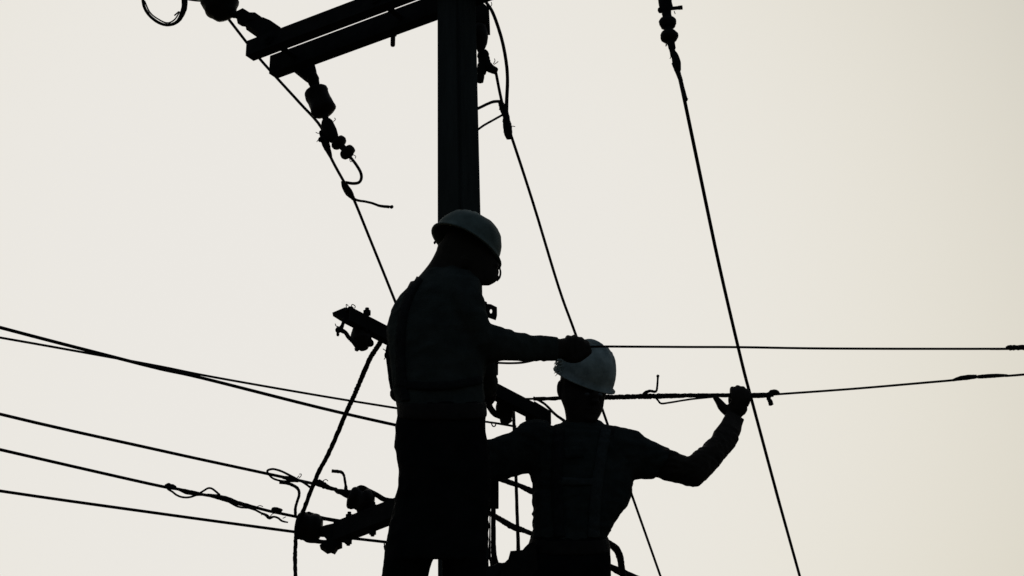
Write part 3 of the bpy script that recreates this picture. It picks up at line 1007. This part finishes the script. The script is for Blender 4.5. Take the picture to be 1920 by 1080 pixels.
def cloth_strap(name, mesh, path, w_px, mat, parent, lift=0.004, n=8):
    """webbing laid on the front of a garment: follows its surface along the path"""
    tree = BVHTree.FromPolygons([v.co for v in mesh.vertices], [p_.vertices for p_ in mesh.polygons])
    pts2 = spline([Vector((x, y, 0)) for x, y in path], n)
    bm = bmesh.new()
    rows_ = []
    for i, q in enumerate(pts2):
        d = (pts2[min(i + 1, len(pts2) - 1)] - pts2[max(i - 1, 0)]).normalized()
        sx, sy = -d.y, d.x
        row = []
        for s_ in (-1, -0.33, 0.33, 1):
            x, y = q.x + sx * w_px / 2 * s_, q.y + sy * w_px / 2 * s_
            r_ = ray(x, y).normalized()
            hit, nr, _, _ = tree.ray_cast(CAM, r_)
            if hit is None:
                hit2, nr, _, _ = tree.find_nearest(CAM + r_ * (rows_[-1][-1][0] - CAM).length if rows_ else W(x, y, 6.4))
                hit = hit2
            if nr.dot(r_) > 0:
                nr = -nr
            row.append((hit, nr))
        rows_.append(row)
    A_, B_ = [], []
    for row in rows_:
        A_.append([bm.verts.new(p_ + n_ * (lift + 0.003)) for p_, n_ in row])
        B_.append([bm.verts.new(p_ - n_ * 0.002) for p_, n_ in row])
    for i in range(len(rows_) - 1):
        for k in range(3):
            bm.faces.new((A_[i][k], A_[i][k + 1], A_[i + 1][k + 1], A_[i + 1][k]))
            bm.faces.new((B_[i][k], B_[i + 1][k], B_[i + 1][k + 1], B_[i][k + 1]))
        bm.faces.new((A_[i][0], A_[i + 1][0], B_[i + 1][0], B_[i][0]))
        bm.faces.new((A_[i][3], B_[i][3], B_[i + 1][3], A_[i + 1][3]))
    for i in (0, len(rows_) - 1):
        for k in range(3):
            bm.faces.new((A_[i][k], B_[i][k], B_[i][k + 1], A_[i][k + 1]))
    return mesh_obj(name, bm, mat, parent)


def boot(parent, x_px, Y, z_sole, face):
    """work boot under an ankle at that pixel column; face = unit vector the toe points to"""
    a = W(x_px, 1250, Y)
    c = Vector((a.x, Y, z_sole))
    sd_ = face.cross(ZV)
    bm = bmesh.new()
    add_blob(bm, c + face * 0.09 + ZV * 0.042, face * 0.085, sd_ * 0.048, ZV * 0.042, 0, 14)
    add_blob(bm, c + face * 0.0 + ZV * 0.05, face * 0.075, sd_ * 0.042, ZV * 0.05, 0, 14)
    add_tube(bm, [c + ZV * 0.04, c + ZV * 0.12, c + ZV * 0.20], [0.045, 0.047, 0.052], 14)
    add_box(bm, c + face * 0.05 + ZV * 0.012, face * 0.125, sd_ * 0.044, ZV * 0.011, 0.004)
    me = fused(bm, 0.008, 3)
    return me_obj('boot', me, M_boot, parent)


# ---------------- man A: stands in front of the pole, bowed head, reaches right
YA = 6.15
rootA = empty('person', W(820, 1000, YA), 'standing lineman with bowed head in grey helmet, reaching right with one arm', 'person', 'linemen working on the pole')
torsoA = dense(rows([
    (498, 826, 872, YA, 0.06), (506, 800, 888, YA, 0.10), (520, 785, 896, YA, 0.13), (535, 769, 902, YA, 0.145), (555, 749, 905, YA, 0.155),
    (585, 732.5, 911, YA, 0.16), (611, 725.5, 916, YA, 0.16), (640, 727, 918, YA, 0.155), (675, 730.5, 914, YA, 0.145),
    (706, 734, 908, YA, 0.14), (735, 738.5, 908, YA, 0.135), (757, 744, 910, YA, 0.135), (776, 747, 911, YA, 0.135)], YA, 0.14), 3)
hipsA = dense(rows([
    (748, 745, 910), (771, 746, 911), (795, 742, 911), (838, 741, 916), (862, 745, 918), (882, 748.5, 919), (905, 746, 920), (930, 741.5, 920),
    (960, 735.5, 918), (1000, 727, 916), (1040, 720, 914)], YA, 0.135), 3)
YK = YA + 0.02
legL = dense(rows([(1000, 727, 816, YA, 0.10), (1037, 720.5, 820, YA, 0.098), (1054, 718, 809, YA, 0.095), (1080, 714.5, 803.5, YK, 0.092), (1150, 708, 790, YK, 0.085), (1230, 706, 778, YK, 0.075), (1312, 706, 776, YA, 0.072)], YA, 0.09), 3)
legR = dense(rows([(1000, 824, 916, YA, 0.10), (1035, 826, 914, YA, 0.098), (1080, 829, 912, YK, 0.092), (1150, 832, 908, YK, 0.085), (1230, 834, 902, YK, 0.075), (1312, 832, 898, YA, 0.072)], YA, 0.09), 3)
fore = [((884, 612), (884, 684), YA - 0.03, 0.065), ((920, 608), (918, 682), YA - 0.02, 0.062), ((940, 613.5), (938, 677), YA - 0.01, 0.058),
        ((968, 622), (967, 676), YA + 0.05, 0.052), ((1001, 629), (1000, 676.5), YA + 0.12, 0.046), ((1030, 630.5), (1030, 677), YA + 0.18, 0.043), ((1047, 632), (1045, 677), YA + 0.21, 0.042)]
upper = [((838, 515), (898, 522), YA - 0.06, 0.07), ((842, 545), (905, 552), YA - 0.09, 0.075), ((846, 580), (911, 585), YA - 0.09, 0.072), ((852, 615), (920, 612), YA - 0.07, 0.068), ((862, 655), (926, 640), YA - 0.05, 0.062), ((880, 684), (920, 650), YA - 0.03, 0.05)]
# far arm: held in front of the chest, hidden from here
far_arm = px([(850, 530), (880, 610), (900, 690), (912, 735)], [YA + 0.12, YA + 0.17, YA + 0.24, YA + 0.42])
headA = dense(rows([
    (424, 846, 900, YA, 0.05), (436, 838, 914, YA, 0.068), (450, 829, 924, YA, 0.076), (462, 820, 931, YA, 0.08), (474, 817.5, 935, YA, 0.08), (488, 812, 935, YA, 0.078),
    (500, 812, 934, YA, 0.074), (512, 822, 934, YA, 0.068), (521, 840, 934, YA, 0.062), (529, 860, 929, YA, 0.055), (535.5, 885, 917, YA, 0.035)], YA, 0.075), 3)
neckA = dense(rows([(470, 818, 890, YA, 0.062), (490, 807.5, 890, YA, 0.066), (509, 793, 890, YA, 0.075), (530, 774, 890, YA, 0.09), (552, 756, 890, YA, 0.10)], YA, 0.07), 3)

bm = bmesh.new()
ring_loft(bm, headA)
ring_loft(bm, neckA)
ring_loft(bm, torsoA, shrink=0.86)
ring_loft(bm, hipsA, shrink=0.86)
ring_loft(bm, legL, shrink=0.8)
ring_loft(bm, legR, shrink=0.8)
ring_loft(bm, upper, shrink=0.75)
ring_loft(bm, fore, shrink=0.75)
limb(bm, far_arm, [0.05, 0.045, 0.035, 0.03])
# face: nose and brow on the right-hand side, near ear
s = pm(W(900, 500, YA))
add_blob(bm, W(932, 510, YA), RT * 4 * s, UP * 6 * s, FWD * 8 * s, 0, 10)
add_blob(bm, W(931, 497, YA), RT * 6 * s, UP * 5 * s, FWD * 26 * s, 0, 10)
add_blob(bm, W(931, 521, YA), RT * 6 * s, UP * 4 * s, FWD * 13 * s, 0, 10)
add_blob(bm, W(871, 492, YA - 0.078), RT * 9 * s, UP * 15 * s, FWD * 6 * s, 0, 10)
add_blob(bm, W(815, 455, YA), RT * 3 * s, UP * 4 * s, FWD * 8 * s, 0, 8)
# hands: the near one closes on the line, the far one rests on the pole
YH = HD
s = pm(W(1075, 655, YH))
add_blob(bm, W(1060, 653, YH - 0.005), RT * 22 * s, UP * 20 * s, FWD * 14 * s, 0, 14)
add_blob(bm, W(1075, 651, YH + 0.022), RT * 24 * s, UP * 19 * s, FWD * 9 * s, 0, 14)
ring_loft(bm, [((1030, 634), (1030, 674), YA + 0.18, 0.032), ((1050, 635), (1050, 673), YA + 0.235, 0.036), ((1064, 635), (1062, 673), YH - 0.005, 0.034), ((1074, 636), (1072, 672), YH, 0.03)])
for i, (x, top, bot) in enumerate(((1066, 632.5, 672), (1078, 631.5, 671), (1089.5, 635.5, 668), (1099.5, 641.5, 664))):
    finger(bm, [(x - 5, 650, ), (x - 2, top + 3), (x, top + 1.5), (x + 3, top + 9), (x + 4, bot - 10), (x + 1, bot - 5), (x - 5, bot - 6)],
           [YH + 0.02, YH + 0.018, YH - 0.005, YH - 0.028, YH - 0.03, YH - 0.018, YH - 0.004], 5.6, 4.4)
finger(bm, [(1055, 664), (1066, 671), (1082, 672), (1095, 665), (1104, 659)], [YH, YH - 0.012, YH - 0.02, YH - 0.026, YH - 0.026], 9, 7)
hp = far_arm[-1]
add_blob(bm, hp + Vector((0.0, 0.02, 0.0)), RT * 0.035, UP * 0.045, FWD * 0.03, 0, 12)
for k in range(4):
    q = hp + Vector((-0.01, 0.04, 0.03 - k * 0.02))
    add_tube(bm, spline([q, q + Vector((-0.035, 0.02, 0)), q + Vector((-0.055, 0.015, -0.002)), q + Vector((-0.06, 0.0, -0.004))], 3), [0.010, 0.009, 0.008], 8)
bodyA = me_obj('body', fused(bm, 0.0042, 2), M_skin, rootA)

bm = bmesh.new()
ring_loft(bm, torsoA)
ring_loft(bm, upper)
ring_loft(bm, fore)
limb(bm, far_arm[:-1] + [far_arm[-2].lerp(far_arm[-1], 0.75)], [0.068, 0.06, 0.052, 0.045])
sh_me = fused(bm, 0.0065, 4, (0.006, 0.095))
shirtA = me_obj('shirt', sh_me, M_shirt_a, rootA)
bm = bmesh.new()
ring_loft(bm, hipsA)
ring_loft(bm, legL)
ring_loft(bm, legR)
tr_me = fused(bm, 0.008, 4, (0.006, 0.10))
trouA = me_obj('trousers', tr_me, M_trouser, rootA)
boot(rootA, 741, YA, FOOT_A, Vector((0.5, 0.86, 0)).normalized())
boot(rootA, 865, YA, FOOT_A, Vector((0.7, 0.7, 0)).normalized())
# belt with pouches
bm = bmesh.new()
ring_loft(bm, dense(rows([(752, 743, 912, YA, 0.142), (760, 743.5, 912.5, YA, 0.146), (777, 744.5, 913.5, YA, 0.146), (783, 744.5, 913.5, YA, 0.142)], YA, 0.14), 3), 28)
me_obj('belt', fused(bm, 0.006, 3), M_leather, rootA)
part_blob('pouch', (746, 738), 15, 16, YA + 0.02, M_leather, rootA, 0.1, 0, 20)
part_blob('pouch', (757, 832), 18, 27, YA - 0.02, M_leather, rootA, 0.1, 0, 22)
part_tube('harness_strap', [(731, 640), (727.5, 660), (731, 690), (734, 715), (738, 733)], YA + 0.01, [4, 5, 5, 5, 5], M_strap, rootA, 0.05)
cloth_strap('harness_strap', sh_me, [(786, 522), (768, 556), (756, 600), (752, 660), (756, 720), (762, 752)], 15, M_strap, rootA)
cloth_strap('harness_strap', sh_me, [(742, 716), (790, 724), (850, 722), (900, 712)], 15, M_strap, rootA)
h_img = lambda x, y: RT * x - UP * y
hatA, hc_, he1, he2, hn = hat('hard_hat', (873, 460), YA, h_img(0.86, 0.51), h_img(0.51, -0.86) * math.cos(R(25)) + FWD * math.sin(R(25)), 0.118, 0.116, 0.106, M_hat_a, rootA, 0.012)
# ratchet of the hat at the nape, and the glasses frame at the brow
part_tube('nape_strap', [(812, 448), (814, 454), (817, 461), (825, 466)], YA, [1.6, 2.4, 2.4, 2], M_strap, hatA, 0.2)
bm = bmesh.new()
add_tube(bm, spline(px([(930, 494), (935.5, 500), (938, 507), (938.2, 514), (936, 521), (931, 526)], YA - 0.005), 4), [0.004, 0.003, 0.0034, 0.0045], 6)
mesh_obj('glasses', bm, M_strap, rootA)

# ---------------- man B: right of the pole, one arm raised to the cable
YB = 6.74
rootB = empty('person', W(1080, 1060, YB), 'lineman in pale scuffed helmet gripping the cable with one raised arm', 'person', 'linemen working on the pole')
torsoB = dense(rows([
    (797, 1052, 1128, YB, 0.05), (803, 1020, 1160, YB, 0.08), (812, 1000, 1180, YB, 0.105), (835, 992, 1190, YB, 0.125), (870, 992, 1189, YB, 0.135), (900, 997, 1186, YB, 0.135),
    (925, 999, 1183.5, YB, 0.13), (947, 999, 1175, YB, 0.125), (970, 999, 1157.5, YB, 0.12), (994, 998.5, 1144, YB, 0.115), (1008, 997, 1137, YB, 0.115), (1030, 994, 1138, YB, 0.115)], YB, 0.12), 3)
hipsB = dense(rows([(1000, 997, 1137, YB, 0.118), (1012, 994.5, 1140, YB, 0.122), (1027, 988, 1144.5, YB, 0.125), (1055, 972, 1145, YB, 0.13), (1080, 962, 1145, YB, 0.13), (1130, 956, 1146, YB, 0.13), (1180, 954, 1144, YB, 0.12)], YB, 0.12), 3)
legBL = dense(rows([(1150, 955, 1046, YB, 0.10), (1220, 955, 1040, YB, 0.092), (1300, 960, 1036, YB, 0.08), (1378, 966, 1030, YB, 0.068)], YB, 0.09), 3)
legBR = dense(rows([(1150, 1052, 1145, YB, 0.10), (1220, 1060, 1142, YB, 0.092), (1300, 1064, 1136, YB, 0.08), (1378, 1066, 1128, YB, 0.068)], YB, 0.09), 3)
slvR = [((1150, 800), (1150, 900), YB, 0.10), ((1181, 804), (1188, 899), YB, 0.09), ((1199, 812), (1201, 897), YB, 0.075), ((1220, 827), (1215, 897.5), YB, 0.07), ((1240, 836), (1221, 897), YB - 0.005, 0.066), ((1258, 842), (1226, 896), YB - 0.01, 0.064)]
armR = [((1222, 831), (1212, 892), YB, 0.055), ((1250, 842), (1238, 897), YB - 0.01, 0.054), ((1270, 848), (1255, 902.5), YB - 0.02, 0.053), ((1284, 855), (1277, 907), YB - 0.02, 0.052),
        ((1291, 856), (1302, 912.5), YB - 0.02, 0.054), ((1300, 850), (1316, 905), YB - 0.02, 0.054), ((1313, 840.5), (1333, 888), YB, 0.052), ((1331, 823), (1351, 868), YB + 0.04, 0.050),
        ((1342, 807), (1368, 847), YB + 0.08, 0.047), ((1350, 795), (1380, 833), YB + 0.11, 0.044), ((1357, 782), (1388, 814), YB + 0.14, 0.040), ((1361, 775), (1391.5, 798), YB + 0.17, 0.034), ((1362, 768), (1396, 786), YB + 0.19, 0.030)]
armL = [((1030, 792), (1030, 886), YB, 0.09), ((1003, 787), (1000, 886), YB, 0.088), ((984, 791), (982, 887.5), YB - 0.01, 0.084), ((969, 802), (970, 890), YB - 0.02, 0.080), ((955, 813.5), (954, 895.5), YB - 0.03, 0.076),
        ((936, 819), (936, 902), YB - 0.04, 0.072), ((915, 825), (913, 906), YB - 0.06, 0.068), ((893, 836), (890, 900), YB - 0.09, 0.055)]
headB = dense(rows([
    (655, 1082, 1120, YB, 0.05), (672, 1064, 1132, YB, 0.072), (690, 1054, 1138, YB, 0.082), (712, 1050, 1139.5, YB, 0.086), (733, 1049.5, 1138.5, YB, 0.087), (750, 1052, 1133.5, YB, 0.084),
    (765, 1057.5, 1131, YB, 0.08), (778, 1060, 1126, YB, 0.074), (790, 1061, 1119.5, YB, 0.066), (806, 1060, 1121, YB, 0.064), (820, 1056, 1128, YB, 0.066)], YB, 0.08), 3)
bm = bmesh.new()
ring_loft(bm, headB)
ring_loft(bm, torsoB, shrink=0.86)
ring_loft(bm, hipsB, shrink=0.86)
ring_loft(bm, legBL, shrink=0.8)
ring_loft(bm, legBR, shrink=0.8)
ring_loft(bm, slvR, shrink=0.8)
ring_loft(bm, dense(armR, 2))
ring_loft(bm, armL, shrink=0.72)
s = pm(W(1090, 740, YB))
# face turned to the right of the picture and towards us: nose, brow, lips, chin; ear on the left
add_blob(bm, W(1116, 744, YB - 0.085), RT * 7 * s, UP * 12 * s, FWD * 9 * s, 0, 10)
add_blob(bm, W(1116, 753, YB - 0.09), RT * 9 * s, UP * 5 * s, FWD * 8 * s, 0, 10)
add_blob(bm, W(1104, 734, YB - 0.064), RT * 17 * s, UP * 5 * s, FWD * 8 * s, 0, 10)
add_blob(bm, W(1112, 766, YB - 0.074), RT * 12 * s, UP * 3.2 * s, FWD * 6 * s, 0, 10)
add_blob(bm, W(1112, 773, YB - 0.072), RT * 10 * s, UP * 3.2 * s, FWD * 6 * s, 0, 10)
add_blob(bm, W(1108, 785, YB - 0.062), RT * 14 * s, UP * 9 * s, FWD * 8 * s, 0, 10)
add_blob(bm, W(1050, 729, YB - 0.01), RT * 6.5 * s, UP * 17 * s, FWD * 11 * s, 0, 10)
add_blob(bm, W(1051, 741, YB - 0.012), RT * 4.5 * s, UP * 8 * s, FWD * 6 * s, 0, 10)
# raised hand closed on the cable
YG = HE
s = pm(W(1385, 745, YG))
add_blob(bm, W(1382, 766, YG - 0.004), RT * 20 * s, UP * 17 * s, FWD * 12 * s, 0, 14)
add_blob(bm, W(1386, 750, YG + 0.024), RT * 22 * s, UP * 20 * s, FWD * 9 * s, 0, 14)
for i, (x, top, bot) in enumerate(((1373, 727, 759), (1383, 724.5, 761), (1392.5, 726.5, 760), (1400.5, 731.5, 757))):
    finger(bm, [(x + 1, 752), (x - 0.5, top + 8), (x, top + 2), (x + 1, top + 5), (x + 2, top + 16), (x + 1, bot - 4), (x - 1, bot - 2)],
           [YG + 0.026, YG + 0.027, YG + 0.008, YG - 0.014, YG - 0.027, YG - 0.024, YG - 0.012], 5.0, 4.0)
finger(bm, [(1368, 776), (1359, 768), (1353, 761), (1347.5, 753), (1341, 745.5)], [YG - 0.006, YG - 0.01, YG - 0.014, YG - 0.016, YG - 0.012], 9.0, 5.2)
# other hand on the pole, behind the standing man
hp = W(882, 868, YB - 0.13)
add_blob(bm, hp, RT * 0.045, UP * 0.04, FWD * 0.024, 0, 12)
for k in range(4):
    q = hp + Vector((-0.03, 0.0, 0.028 - k * 0.019))
    add_tube(bm, spline([q, q + Vector((-0.03, -0.012, 0)), q + Vector((-0.055, -0.004, 0)), q + Vector((-0.066, 0.014, 0))], 3), [0.010, 0.009, 0.008], 8)
add_tube(bm, spline([hp + Vector((0, 0, 0.03)), hp + Vector((-0.03, -0.01, 0.055)), hp + Vector((-0.05, 0, 0.07))], 3), [0.012, 0.010, 0.008], 8)
XA = W(1225, 850, YB).x
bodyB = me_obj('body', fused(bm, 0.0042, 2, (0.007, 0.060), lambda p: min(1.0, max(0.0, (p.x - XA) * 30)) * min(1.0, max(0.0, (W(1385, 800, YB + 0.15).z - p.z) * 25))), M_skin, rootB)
for (x, y) in ((1101, 740), (1124, 741)):
    bm = bmesh.new()
    P = W(x, y, YB - 0.072)
    add_blob(bm, P, RT * 0.011, UP * 0.009, FWD * 0.010, 0, 10)
    mesh_obj('eye', bm, M_eye, rootB)

bm = bmesh.new()
ring_loft(bm, torsoB)
ring_loft(bm, slvR)
ring_loft(bm, armL)
# collar
ring_loft(bm, dense(rows([(790, 1056, 1126, YB, 0.072), (800, 1052, 1132, YB, 0.08), (812, 1044, 1142, YB, 0.09)], YB, 0.08), 2))
shb_me = fused(bm, 0.0065, 4, (0.010, 0.070))
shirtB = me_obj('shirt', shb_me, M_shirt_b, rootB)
bm = bmesh.new()
ring_loft(bm, hipsB)
ring_loft(bm, legBL)
ring_loft(bm, legBR)
me_obj('trousers', fused(bm, 0.008, 4, (0.006, 0.10)), M_trouser, rootB)
boot(rootB, 998, YB, FOOT_B, Vector((0.1, -1, 0)).normalized())
boot(rootB, 1097, YB, FOOT_B, Vector((0.5, -0.86, 0)).normalized())
bm = bmesh.new()
ring_loft(bm, dense(rows([(1006, 994, 1140, YB, 0.124), (1012, 993, 1142, YB, 0.128), (1028, 988, 1145, YB, 0.132), (1033, 987, 1145, YB, 0.13)], YB, 0.12), 3), 28)
me_obj('belt', fused(bm, 0.006, 3), M_leather, rootB)
# tool pouch on the hip with tools
po = part_plate('tool_pouch', [(957, 1033), (980, 1031), (984, 1026), (990, 1020), (1004, 1016), (1012, 1090), (1004, 1120), (960, 1120), (936, 1090), (944, 1057), (953, 1048)], YB - 0.10, 0.11, M_leather, rootB)
bm = bmesh.new()
ring_loft(bm, dense(rows([(1057, 934, 960, YB - 0.02, 0.02), (1062, 918, 975, YB - 0.02, 0.035), (1075, 908, 985, YB - 0.02, 0.05), (1120, 912, 985, YB - 0.02, 0.05), (1150, 935, 965, YB - 0.02, 0.03)], YB, 0.03), 3))
o = me_obj('rope_bundle', fused(bm, 0.006, 3, (0.008, 0.05)), M_strap, rootB)
# harness: braces, chest strap, pocket flap
cloth_strap('harness_strap', shb_me, [(1137, 806), (1131, 835), (1123, 880), (1117, 930), (1113, 985), (1112, 1008)], 20, M_strap_l, rootB)
cloth_strap('harness_strap', shb_me, [(1050, 806), (1046, 840), (1045, 900), (1046, 960), (1050, 1008)], 20, M_strap, rootB)
cloth_strap('harness_strap', shb_me, [(1048, 903), (1070, 904), (1095, 904), (1116, 903)], 13, M_strap_l, rootB)
cloth_strap('pocket_flap', shb_me, [(1060, 852), (1075, 849), (1094, 848)], 20, M_shirt_b, rootB)
hatB, hc_, he1, he2, hn = hat('hard_hat', (1095.5, 709.5), YB, h_img(0.937, 0.349) * 0.75 - FWD * 0.66, h_img(0.349, -0.937) * math.cos(R(9)) - FWD * math.sin(R(9)), 0.108, 0.105, 0.132, M_hat_b, rootB, 0.009)
# frayed cloth tuft sticking out from the left of the helmet
bm = bmesh.new()
for k in range(60):
    x0, y0 = 1052 + random.uniform(-3, 3), 676 + random.uniform(-4, 22)
    dx, dy = random.uniform(-17, -4), random.uniform(-4, 9)
    Yt = YB - 0.06 + random.uniform(-0.04, 0.04)
    if y0 + dy < 672: continue
    add_tube(bm, spline(px([(x0, y0), (x0 + dx * 0.5, y0 + dy * 0.3), (x0 + dx * (0.5 + 0.5 * (y0 - 665) / 35), y0 + dy)], Yt), 3), [0.0022, 0.0016, 0.0008], 5)
tf = mesh_obj('frayed_cloth', bm, M_hat_b, rootB)
tf['kind'] = 'stuff'
